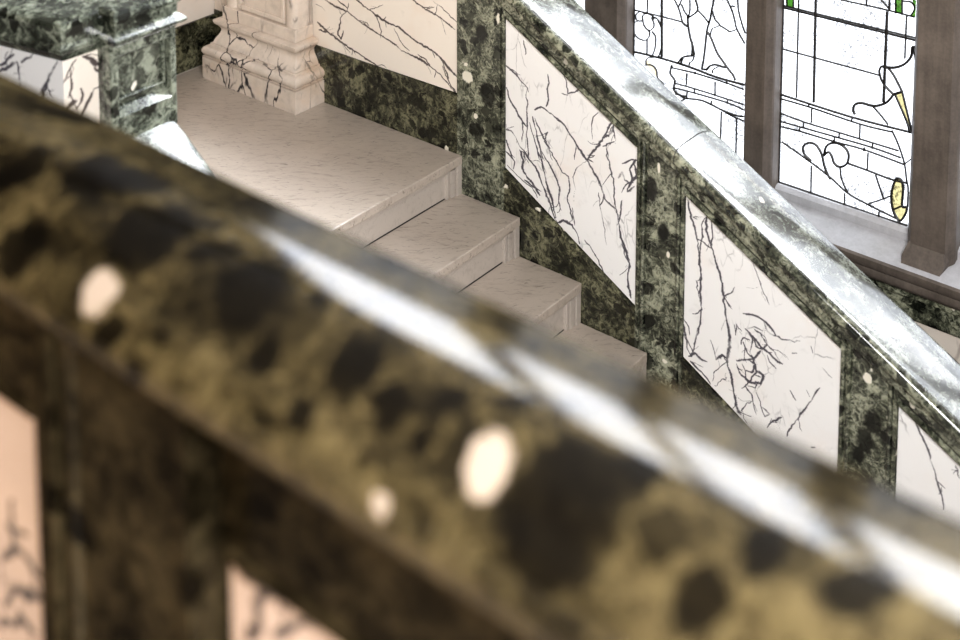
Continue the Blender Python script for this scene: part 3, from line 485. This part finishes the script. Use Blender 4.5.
# ------------------------------------------------------------------ outer balustrade
ob = empty('stair_balustrade', (0.0, 0.1, FLOOR), label='sloping green marble balustrade with white veined panels beside the steps, below the windows', category='balustrade')
XE = 3.30
zb_dado = lambda x: -0.30 - S * max(0, x)
g = G().prism_y([(-1.55, 0.86), (0, 0.86), (XE, 0.86 - S * XE), (XE, FLOOR), (-1.55, FLOOR)], 0.014, 0.2)
g.build('core', M['green_dark'], ob)
def splits(a, b): return [a, b] if a >= 0 or b <= 0 else [a, 0.0, b]
# hand rail: flat top with rounded edges, in lengths
rail = [(-0.028, 0.862), (-0.032, 0.872), (-0.045, 0.877), (-0.049, 0.884), (-0.049, 0.902), (-0.046, 0.912), (-0.036, 0.921), (-0.018, 0.927), (0.01, 0.930),
        (0.115, 0.930), (0.135, 0.9285), (0.152, 0.925), (0.215, 0.907), (0.232, 0.899), (0.243, 0.888), (0.248, 0.874), (0.246, 0.858), (0.235, 0.845), (0.22, 0.842), (0.22, 0.835), (-0.028, 0.835)]
for a, b in ((-0.80, 1.0225), (1.0265, XE)):
    xs = sorted(set(splits(a, b)))
    hr = G().sweep(rail, xs, slope).build('handrail', [M['green_rail'], M['green']], ob, smooth=35)
    for pg in hr.data.polygons:
        if pg.normal.y < -0.55 and abs(pg.normal.x) < 0.6: pg.material_index = 1
G().sweep([(y if y > 0.1 else y + 0.0015, v - 0.0012) for y, v in rail], [1.0224, 1.0266], slope).build('joint', M['joint'], hr)
# mouldings between the pilasters
BAYS = [(0.215, 0.842), (1.045, 1.660), (1.860, 2.480), (2.680, XE)]
for k, (a, b) in enumerate(BAYS):
    fz = G().sweep([(-0.010, 0.802), (-0.012, 0.806), (-0.012, 0.868), (0.006, 0.868), (0.006, 0.802)], [a, b], slope).build('frieze', M['green'], ob)
    G().sweep([(-0.003, 0.789), (-0.003, 0.8025), (0.012, 0.8025), (0.012, 0.789)], [a, b], slope).build('joint', M['joint'], fz)
    G().sweep([(-0.004, 0.767), (-0.012, 0.770), (-0.014, 0.779), (-0.010, 0.788), (0.0, 0.791), (0.006, 0.791), (0.006, 0.767)], [a, b], slope).build('moulding', M['green'], ob)
    G().sweep([(-0.003, -0.33), (-0.003, 0.108), (0.03, 0.108), (0.03, -0.33)], [a, b], slope).build('dado_band', M['green_dark'], ob)
    G().sweep([(-0.003, 0.112), (-0.010, 0.115), (-0.012, 0.121), (-0.006, 0.128), (0.004, 0.1305), (0.03, 0.1305), (0.03, 0.112)], [a, b], slope).build('moulding', M['green_dark'], ob)
flat3 = lambda y: (lambda p, d: (p[0], y + d, p[1]))
for k, ((a, b), key) in enumerate(zip(BAYS, ('p1', 'p2', 'p3', None))):
    vb, vt = 0.137, 0.766
    a2, b2 = a + 0.003, b - 0.003
    panel('marble_panel', [(a2, vb - S * a2), (b2, vb - S * b2), (b2, vt - S * b2), (a2, vt - S * a2)], flat3(0.002), 0.011, 0.0018,
          DATA[key] if key else [], M['white_panel'], ob)
# pilasters, each with its own moulded front
def pilaster_green(a, b, prof, blobs, zb, zt, mat, parent):
    """front of fine quads so that the big clasts can be set in the stone"""
    xs = [p[0] for p in prof]
    n = 260
    V = []; dark = []; white = []
    fine = []
    for (x0, y0), (x1, y1) in zip(prof[:-1], prof[1:]):
        k = max(1, int(abs(x1 - x0) / 0.004))
        fine += [(x0 + (x1 - x0) * i / k, y0 + (y1 - y0) * i / k) for i in range(k)]
    fine.append(prof[-1]); m = len(fine)
    for j in range(n + 1):
        for x, y in fine:
            z = zb(x) + (zt(x) - zb(x)) * j / n; V.append((x, y, z))
    F = [(j * m + i, j * m + i + 1, (j + 1) * m + i + 1, (j + 1) * m + i) for j in range(n) for i in range(m - 1)]
    A = np.array(V); dark = np.zeros(len(A)); white = np.zeros(len(A))
    for kind, cx, cz, rx, rz in blobs:
        d = np.sqrt(((A[:, 0] - cx) / rx) ** 2 + ((A[:, 2] - cz) / rz) ** 2)
        v = np.clip(1.0 - 0.5 * d, 0, 1)
        if kind == 'd': dark = np.maximum(dark, v)
        else: white = np.maximum(white, v)
    return mk('pilaster', V, F, mat, parent, attrs={'dark': dark, 'white': white})
def pprof(a, b, left=True, right=True):
    p = [(a, 0.03), (a, -0.006)]
    if left: p += [(a + 0.012, -0.006), (a + 0.014, 0.004), (a + 0.018, 0.004), (a + 0.020, -0.004), (a + 0.027, -0.006), (a + 0.033, -0.003), (a + 0.035, 0.005), (a + 0.039, 0.004)]
    if right: p += [(b - 0.039, 0.004), (b - 0.035, 0.005), (b - 0.033, -0.003), (b - 0.027, -0.006), (b - 0.020, -0.004), (b - 0.018, 0.004), (b - 0.014, 0.004), (b - 0.012, -0.006)]
    return p + [(b, -0.006), (b, 0.03)]
ptop = lambda x: 0.868 + slope(x)
pilaster_green(-0.029, 0.215, [(-0.029, 0.03), (-0.029, -0.006), (0.196, -0.006), (0.198, 0.004), (0.201, 0.004), (0.203, -0.006), (0.215, -0.006), (0.215, 0.03)],
               [('w', 0.025, 0.345, 0.026, 0.022), ('d', 0.135, 0.30, 0.04, 0.05), ('d', 0.10, 0.55, 0.03, 0.03), ('d', 0.07, 0.13, 0.04, 0.03), ('w', 0.185, 0.63, 0.008, 0.02), ('w', 0.07, 0.19, 0.01, 0.01)],
               lambda x: -0.45, ptop, M['green'], ob)
pilaster_green(0.842, 1.045, pprof(0.842, 1.045), [('d', 0.955, 0.0, 0.022, 0.035), ('w', 0.975, -0.08, 0.007, 0.012), ('w', 0.93, 0.24, 0.006, 0.02), ('d', 0.90, 0.15, 0.025, 0.045)],
               lambda x: -0.45 + slope(x), ptop, M['green'], ob)
pilaster_green(1.660, 1.860, pprof(1.660, 1.860), [('d', 1.775, -0.385, 0.034, 0.04), ('d', 1.75, -0.46, 0.03, 0.05), ('w', 1.752, -0.235, 0.014, 0.018), ('d', 1.73, -0.52, 0.02, 0.03)],
               lambda x: -0.45 + slope(x), ptop, M['green'], ob)
pilaster_green(2.480, 2.680, pprof(2.480, 2.680), [], lambda x: -0.45 + slope(x), ptop, M['green'], ob)
# level length beside the landing
panel('marble_panel', [(-0.88, 0.247), (-0.032, 0.256), (-0.032, 0.80), (-0.88, 0.80)], flat3(0.002), 0.011, 0.0018, DATA['p0'], M['warm_lit_panel'], ob, label='white panel coloured cream for warm light, with long diagonal dark veins')
G().box(-1.55, -0.029, -0.004, 0.014, -0.10, 0.25).build('dado_band', M['green_dark'], ob)
G().box(-0.80, -0.029, -0.006, 0.014, 0.80, 0.868).build('frieze', M['green'], ob)
G().box(-1.55, -0.89, 0.0, 0.2, 0.25, 0.868).build('end_panel', M['pedestal'], ob)

# ------------------------------------------------------------------ pedestal
pd = empty('column_pedestal', (-1.115, -0.09, 0.0), label='honey-coloured veined marble pedestal with moulded base standing on the landing', category='pedestal')
def ring(o, z, x0=-1.428, x1=-0.803, y0=-0.182, y1=-0.0045): return [(x0 + o, y0 + o, z), (x1 - o, y0 + o, z), (x1 - o, y1, z), (x0 + o, y1, z)]
G().loft([ring(0, 0.0), ring(0, 0.104)]).build('plinth', M['pedestal'], pd, bevel=0.002)
prof = [(0.004, 0.106), (0.0, 0.110)] + [(0.026 - 0.028 * math.cos(math.radians(a)), 0.134 + 0.026 * math.sin(math.radians(a))) for a in (-60, -35, -10, 15, 40, 65, 85)] + \
       [(0.027, 0.161), (0.027, 0.169), (0.036, 0.171)] + [(0.064 - 0.026 * math.cos(math.radians(a)) ** 2, 0.171 + 0.06 * a / 90) for a in (10, 30, 50, 70, 90)] + \
       [(0.062, 0.240), (0.052, 0.252), (0.041, 0.262), (0.037, 0.272), (0.038, 0.281), (0.048, 0.286), (0.066, 0.288)]
G().loft([ring(o, z) for o, z in prof]).build('base_moulding', M['pedestal'], pd, smooth=40)
g = G().loft([ring(0.068, 0.288), ring(0.068, 0.346)])
g.build('base_block', M['pedestal'], pd, bevel=0.003)
X0, X1, YF = -1.428 + 0.075, -0.803 - 0.075, -0.182 + 0.075
g = G().box(X0 + 0.02, X1 - 0.02, YF + 0.022, -0.0045, 0.346, 0.90)
die = g.build('die', M['pedestal'], pd)
def rounded(xa, xb, ya, yb):
    pts = []
    for k in range(9):
        a = math.pi * k / 8
        pts.append(((xa + xb) / 2 - (xb - xa) / 2 * math.cos(a), ya + 0.022 - 0.022 * math.sin(a)))
    return pts + [(xb, yb), (xa, yb)]
for xa, xb in ((X0, X0 + 0.075), (X1 - 0.075, X1)):
    G().pillar(rounded(xa, xb, YF, -0.03), lambda x: 0.346, lambda x: 0.90).build('corner_shaft', M['pedestal'], die, smooth=40)
for xa, xb, za, zb in ((X0 + 0.08, X1 - 0.08, 0.350, 0.372), (X0 + 0.08, X0 + 0.105, 0.372, 0.86), (X1 - 0.105, X1 - 0.08, 0.372, 0.86), (X0 + 0.08, X1 - 0.08, 0.86, 0.885)):
    G().box(xa, xb, YF + 0.008, YF + 0.03, za, zb).build('panel_moulding', M['pedestal'], die, bevel=0.004)
G().loft([ring(0.07, 0.90), ring(0.05, 0.93), ring(0.03, 0.94), ring(0.03, 0.98), ring(0.04, 0.99)]).build('cap', M['pedestal'], pd, bevel=0.003)

# ------------------------------------------------------------------ landing balustrade (upper left)
lb = empty('landing_balustrade', (0.0, -1.8, 0.0), label='green marble corner post and rail with a white veined panel, at the landing edge', category='balustrade')
A2 = np.array((0.122, -1.948)); B2 = np.array((-0.122, -1.997)); DL = (B2 - A2) / np.linalg.norm(B2 - A2); LEN = 1.62
F2 = np.array((0.132, -1.60))
def lp(s, dep, z):                            # along the left face, depth behind it
    n = np.array([DL[1], -DL[0]]); n = n if n[1] > 0 else -n
    q = A2 + DL * s + n * dep; return (q[0], q[1], z)
def lwall(s0, s1, d0, d1, z0, z1, name, mat, **kw):
    v = [lp(s, d, z) for z in (z0, z1) for d in (d0, d1) for s in (s0, s1)]
    return mk(name, v, [(0, 2, 3, 1), (4, 5, 7, 6), (0, 1, 5, 4), (2, 6, 7, 3), (0, 4, 6, 2), (1, 3, 7, 5)], mat, lb, **kw)
lwall(0.02, LEN, 0.012, 0.22, 0.0, 1.08, 'core', M['green_dark'])
panel('marble_panel', [(0.0, 0.02), (LEN, 0.02), (LEN, 1.07), (0.0, 1.07)], lambda p, d: lp(p[0], d, p[1]), 0.012, 0.004, DATA['lb_left'] if False else [(w, [(x, z) for x, z in pts]) for w, pts in DATA['lb_left']], M['white_panel'], lb)
fd = np.array((0.010, 0.134)); fd = fd / np.linalg.norm(fd)
panel('marble_panel', [(0.0, 0.02), (0.12, 0.02), (0.12, 1.07), (0.0, 1.07)], lambda p, d: (0.122 + fd[0] * p[0] - d, -1.948 + fd[1] * p[0], p[1]), 0.012, 0.003, DATA['lb_front'], M['warm_lit_panel'], lb, label='white end panel coloured cream for warm light')
# rail: one solid following the corner, then the newel cap
def railring(o, z):
    c0 = np.array(lp(-0.0, 0, 0))[:2]; c1 = np.array(lp(LEN, 0, 0))[:2]; n = np.array([DL[1], -DL[0]]); n = n if n[1] > 0 else -n
    a = c0 - n * o + np.array((o, 0)) * 0.8; b = c1 - n * o; d = c1 + n * (0.24 + o); e = np.array((0.0, -1.72 + o)); f = np.array((0.13 + o, -1.72 + o))
    return [(*b, z), (*a, z), (*f, z), (*e, z), (*d, z)]
zz = [(0.0, 1.07), (0.004, 1.075), (0.012, 1.092), (0.022, 1.10), (0.024, 1.112), (0.016, 1.118), (0.012, 1.122), (0.012, 1.168), (0.006, 1.180), (-0.008, 1.187), (-0.03, 1.19)]
G().loft([railring(o, z) for o, z in zz]).build('rail', M['green_post'], lb, smooth=25)
NX, NY0, NY1 = 0.19, -1.835, -1.595
g = G().box(-0.05, NX - 0.030, NY0, NY1, 0.0, 1.10)
npost = g.build('newel_post', M['green_post'], lb)
g = G()                                        # frame of the newel front
g.box(NX - 0.030, NX, NY0, NY0 + 0.030, 0.0, 1.10); g.box(NX - 0.030, NX, NY1 - 0.022, NY1, 0.0, 1.10)
g.box(NX - 0.030, NX, NY0 + 0.030, NY1 - 0.022, 1.055, 1.10); g.box(NX - 0.030, NX, NY0 + 0.030, NY1 - 0.022, 0.0, 0.868)
g.build('newel_frame', M['green_post'], npost, bevel=0.004)
def bead(a, b, w=0.012):
    g = G()
    for (ya, za), (yb, zb_) in zip((a, (b[0], a[1]), b, (a[0], b[1])), ((b[0], a[1]), b, (a[0], b[1]), a)):
        g.loft([[(NX - 0.028 + w * 0.8 * math.cos(t), y + (0 if abs(ya - yb) > 1e-6 else w * 0.5 * math.sin(t)), z + (w * 0.5 * math.sin(t) if abs(ya - yb) > 1e-6 else 0)) for t in np.linspace(-math.pi / 2, math.pi / 2, 6)] for y, z in ((ya, za), (yb, zb_))])
    return g
bead((NY0 + 0.038, 0.912), (NY1 - 0.030, 1.047)).build('newel_bead', M['green_post'], npost, smooth=60)
g = G().sweep([(0, 0), (0, 0)], [0, 1]) if False else G()
g.loft([[(NX - 0.029, NY0 + 0.030, 0.893), (NX + 0.001, NY0 + 0.03, 0.869), (NX - 0.029, NY0 + 0.030, 0.866)], [(NX - 0.029, NY1 - 0.022, 0.893), (NX + 0.001, NY1 - 0.022, 0.869), (NX - 0.029, NY1 - 0.022, 0.866)]])
g.build('newel_sill', M['green_post'], npost)
def capring(o, z): return [(-0.08, NY0 + 0.02 - o, z), (NX + o, NY0 + 0.02 - o, z), (NX + o, NY1 + o, z), (-0.08, NY1 + o, z)]
G().loft([capring(o, z) for o, z in [(0.0, 1.085), (0.004, 1.092), (0.016, 1.097), (0.024, 1.104), (0.025, 1.110), (0.020, 1.118), (0.010, 1.126), (0.004, 1.130), (0.004, 1.162), (0.013, 1.166), (0.014, 1.174), (0.009, 1.183), (-0.004, 1.191), (-0.03, 1.194)]]).build('newel_cap', M['green_post'], npost, smooth=25)

# ------------------------------------------------------------------ inner balustrade going down from the newel
ib = empty('inner_balustrade', (1.7, -1.75, FLOOR), label='inner stair handrail catching white window light, descending from the corner post', category='balustrade')
def ibase(x):
    if x < 0.24: return -S * x
    if x < 0.62: return -S * 0.24 - 0.67 * (x - 0.24)
    return -S * 0.24 - 0.67 * 0.38 - S * (x - 0.62)
irail = [(-1.855, 0.84), (-1.855, 0.872), (-1.850, 0.886), (-1.836, 0.896), (-1.815, 0.900), (-1.630, 0.900), (-1.612, 0.896), (-1.602, 0.887), (-1.598, 0.874), (-1.600, 0.858), (-1.61, 0.84)]
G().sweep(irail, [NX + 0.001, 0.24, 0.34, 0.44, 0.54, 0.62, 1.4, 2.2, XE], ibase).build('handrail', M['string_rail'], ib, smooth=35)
xs = [NX + 0.001, 0.24, 0.62, XE]
G().prism_y([(x, 0.832 + ibase(x)) for x in xs] + [(XE, FLOOR), (NX + 0.001, FLOOR)], -1.80, -1.642).build('string_wall', M['green_dark'], ib)
for a, b in ((0.4, 1.0), (1.2, 1.8), (2.0, 2.6)):
    for y in (-1.806, -1.642):
        G().prism_y([(a, 0.12 + ibase(a)), (b, 0.12 + ibase(b)), (b, 0.74 + ibase(b)), (a, 0.74 + ibase(a))], y, y + 0.006).build('marble_panel', M['white_panel'], ib)

# ------------------------------------------------------------------ gallery the viewer stands on, with its balustrade
struct(G().box(-1.55, 7.0, -8.0, -2.98, 0.72, 0.90).build('floor_gallery', M['floor']))
fg = empty('gallery_balustrade', (2.2, -3.15, 0.90), label='blurred green marble balustrade, coloured olive-brown for warm light, with a broad polished rail, closest to the viewer', category='balustrade')
fprof = [(-3.275, 1.700), (-3.285, 1.704), (-3.298, 1.712), (-3.306, 1.722), (-3.308, 1.734), (-3.305, 1.748), (-3.297, 1.761), (-3.282, 1.776), (-3.262, 1.790), (-3.240, 1.8075), (-3.220, 1.8190), (-3.205, 1.8255), (-3.193, 1.8285),
         (-3.182, 1.8292), (-3.172, 1.8288), (-3.160, 1.8276), (-3.148, 1.8259), (-3.136, 1.8238), (-3.126, 1.8216), (-3.118, 1.8193), (-3.110, 1.8164), (-3.102, 1.8130), (-2.992, 1.7640), (-2.984, 1.7585), (-2.979, 1.751), (-2.978, 1.742), (-2.980, 1.735), (-2.99, 1.722), (-3.040, 1.700)]
def fg_rail():
    q = np.array(fprof); xs = np.arange(-1.5, 4.6, 0.009)
    fine = []
    for a, b in zip(q[:-1], q[1:]):
        k = max(1, int(np.linalg.norm(b - a) / 0.008)); fine += [a + (b - a) * i / k for i in range(k)]
    fine.append(q[-1]); m = len(fine)
    V = np.array([(x, y, z) for x in xs for y, z in fine])
    F = [(i * m + j, i * m + j + 1, (i + 1) * m + j + 1, (i + 1) * m + j) for i in range(len(xs) - 1) for j in range(m - 1)]
    F += [(i * m + m - 1, i * m, (i + 1) * m, (i + 1) * m + m - 1) for i in range(len(xs) - 1)]
    F += [tuple(range(m)), tuple((len(xs) - 1) * m + j for j in range(m))]
    dark = np.zeros(len(V)); white = np.zeros(len(V))
    up = V[:, 2] > 1.74
    for lst, arr in ((DATA['fg_dark'], dark), (DATA['fg_white'], white)):
        for cx, cy, mt in lst:
            dx = V[:, 0] - cx; dy = V[:, 1] - cy
            d = np.sqrt((mt[0] * dx + mt[1] * dy) ** 2 + (mt[2] * dx + mt[3] * dy) ** 2)
            arr[:] = np.maximum(arr, np.where(up, np.clip(1 - 0.5 * d, 0, 1), 0))
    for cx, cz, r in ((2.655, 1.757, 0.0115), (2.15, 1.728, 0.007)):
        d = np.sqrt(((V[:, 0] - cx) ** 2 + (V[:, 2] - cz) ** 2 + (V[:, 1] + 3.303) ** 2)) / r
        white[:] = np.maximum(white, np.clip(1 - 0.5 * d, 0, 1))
    return mk('rail', V, F, M['warm_lit_rail'], fg, smooth=50, attrs={'dark': dark, 'white': white})
fg_rail()
G().box(-1.5, 4.5, -3.192, -3.06, 0.90, 1.74).build('core', M['warm_dim_green'], fg)
PZ = 1.521
def fpanel(a, b, key):
    return panel('marble_panel', [(a, 1.05), (b, 1.05), (b, PZ), (a, PZ)], flat3(-3.240), 0.014, 0.005, DATA[key] if key else [], M['warm_dim_panel'], fg, unit=0.0016, jitter=0.004)
PIL = [(0.85, 1.15), (2.088, 2.359), (3.30, 3.60)]
fpanel(1.18, 2.0, 'fg_left'); fpanel(2.366, 3.21, 'fg_right'); fpanel(0.1, 0.80, None)
for a, b in ((-1.5, 0.76), (1.152, 1.998), (2.362, 3.21), (3.602, 4.5)):
    G().box(a, b, -3.246, -3.19, PZ + 0.006, 1.69).build('frieze', M['warm_dim_green'], fg)
    G().box(a, b, -3.252, -3.19, PZ - 0.004, PZ + 0.012).build('moulding', M['warm_dim_green'], fg, bevel=0.004)
    G().box(a, b, -3.250, -3.19, 0.90, 1.06).build('dado_band', M['warm_dim_green'], fg)
for a, b in PIL:
    w = [(a - 0.09, -3.19), (a - 0.09, -3.248), (a - 0.075, -3.248), (a - 0.074, -3.195), (a - 0.052, -3.195), (a - 0.050, -3.258), (a - 0.028, -3.258), (a - 0.026, -3.195), (a - 0.006, -3.195), (a - 0.004, -3.29), (a + 0.012, -3.29),
         (a + 0.016, -3.272), (a + 0.026, -3.272), (a + 0.03, -3.286), (a + 0.045, -3.286), (a + 0.05, -3.278), (b - 0.03, -3.278), (b - 0.025, -3.288), (b - 0.004, -3.29), (b - 0.001, -3.195), (b + 0.02, -3.195), (b + 0.02, -3.18), (a, -3.18)]
    G().pillar(w, lambda x: 0.90, lambda x: 1.712).build('pilaster', M['warm_dim_green'], fg)

# ------------------------------------------------------------------ light
w = bpy.data.worlds.new('overcast'); SC.world = w; w.use_nodes = True
nt = w.node_tree; nt.nodes.clear()
tc = nt.nodes.new('ShaderNodeTexCoord'); sp = nt.nodes.new('ShaderNodeSeparateXYZ'); cr = nt.nodes.new('ShaderNodeValToRGB')
bg = nt.nodes.new('ShaderNodeBackground'); ow = nt.nodes.new('ShaderNodeOutputWorld')
nt.links.new(tc.outputs['Generated'], sp.inputs[0]); nt.links.new(sp.outputs[2], cr.inputs[0])
cr.color_ramp.elements[0].position = 0.0; cr.color_ramp.elements[0].color = (0.92, 0.94, 1.0, 1)
cr.color_ramp.elements[1].position = 0.8; cr.color_ramp.elements[1].color = (0.96, 0.98, 1.0, 1)
nt.links.new(cr.outputs[0], bg.inputs[0]); nt.links.new(bg.outputs[0], ow.inputs[0]); bg.inputs[1].default_value = 14.0
def area(name, loc, target, sx, sy, power, color, portal=False):
    l = bpy.data.lights.new(name, 'AREA'); l.shape = 'RECTANGLE'; l.size = sx; l.size_y = sy; l.energy = power; l.color = color
    o = bpy.data.objects.new(name, l); o.location = loc
    o.rotation_euler = (Vector(target) - Vector(loc)).to_track_quat('-Z', 'Y').to_euler(); COL.objects.link(o)
    if portal: l.cycles.is_portal = True
    return o
for x0, x1 in OPEN:
    area('window_portal', ((x0 + x1) / 2, 1.15, (WZ0 + WZ1) / 2), ((x0 + x1) / 2, -5, (WZ0 + WZ1) / 2), x1 - x0, WZ1 - WZ0, 1, (1, 1, 1), True)
area('hall_lamp', (4.2, -3.9, 3.4), (0.7, 0.0, 0.2), 1.6, 1.6, 340, (1.0, 0.99, 0.985))
area('warm_lamp', (2.0, -7.6, 3.7), (1.8, -2.2, 1.0), 1.8, 1.8, 175, (1.0, 0.74, 0.5))

sl = bpy.data.lights.new('hazy_sun', 'SUN'); sl.energy = 7.0; sl.angle = math.radians(24); sl.color = (0.95, 0.98, 1.0)
so = bpy.data.objects.new('hazy_sun', sl); so.location = (1.0, 6.0, 7.0); COL.objects.link(so)
so.rotation_euler = Vector((-0.12, -0.62, -0.78)).to_track_quat('-Z', 'Y').to_euler()

# ------------------------------------------------------------------ camera
cd = bpy.data.cameras.new('camera'); cam = bpy.data.objects.new('camera', cd); COL.objects.link(cam)
PITCH, YAW = 0.11465443, 0.68320632
cam.location = (3.48002, -4.16792, 2.68883)
cam.rotation_euler = (math.pi / 2 - PITCH, 0, YAW)
cd.sensor_width = 36; cd.sensor_fit = 'HORIZONTAL'; cd.lens = 1388.238 / 960 * 36
cd.shift_y = -(320 + 344.08) / 960
cd.dof.use_dof = True; cd.dof.focus_distance = 5.55; cd.dof.aperture_fstop = 2.0
cd.clip_start = 0.05
SC.camera = cam
SC.view_settings.view_transform = 'Standard'; SC.view_settings.look = 'Medium High Contrast'
SC.view_settings.exposure = 0.0; SC.view_settings.gamma = 1.0
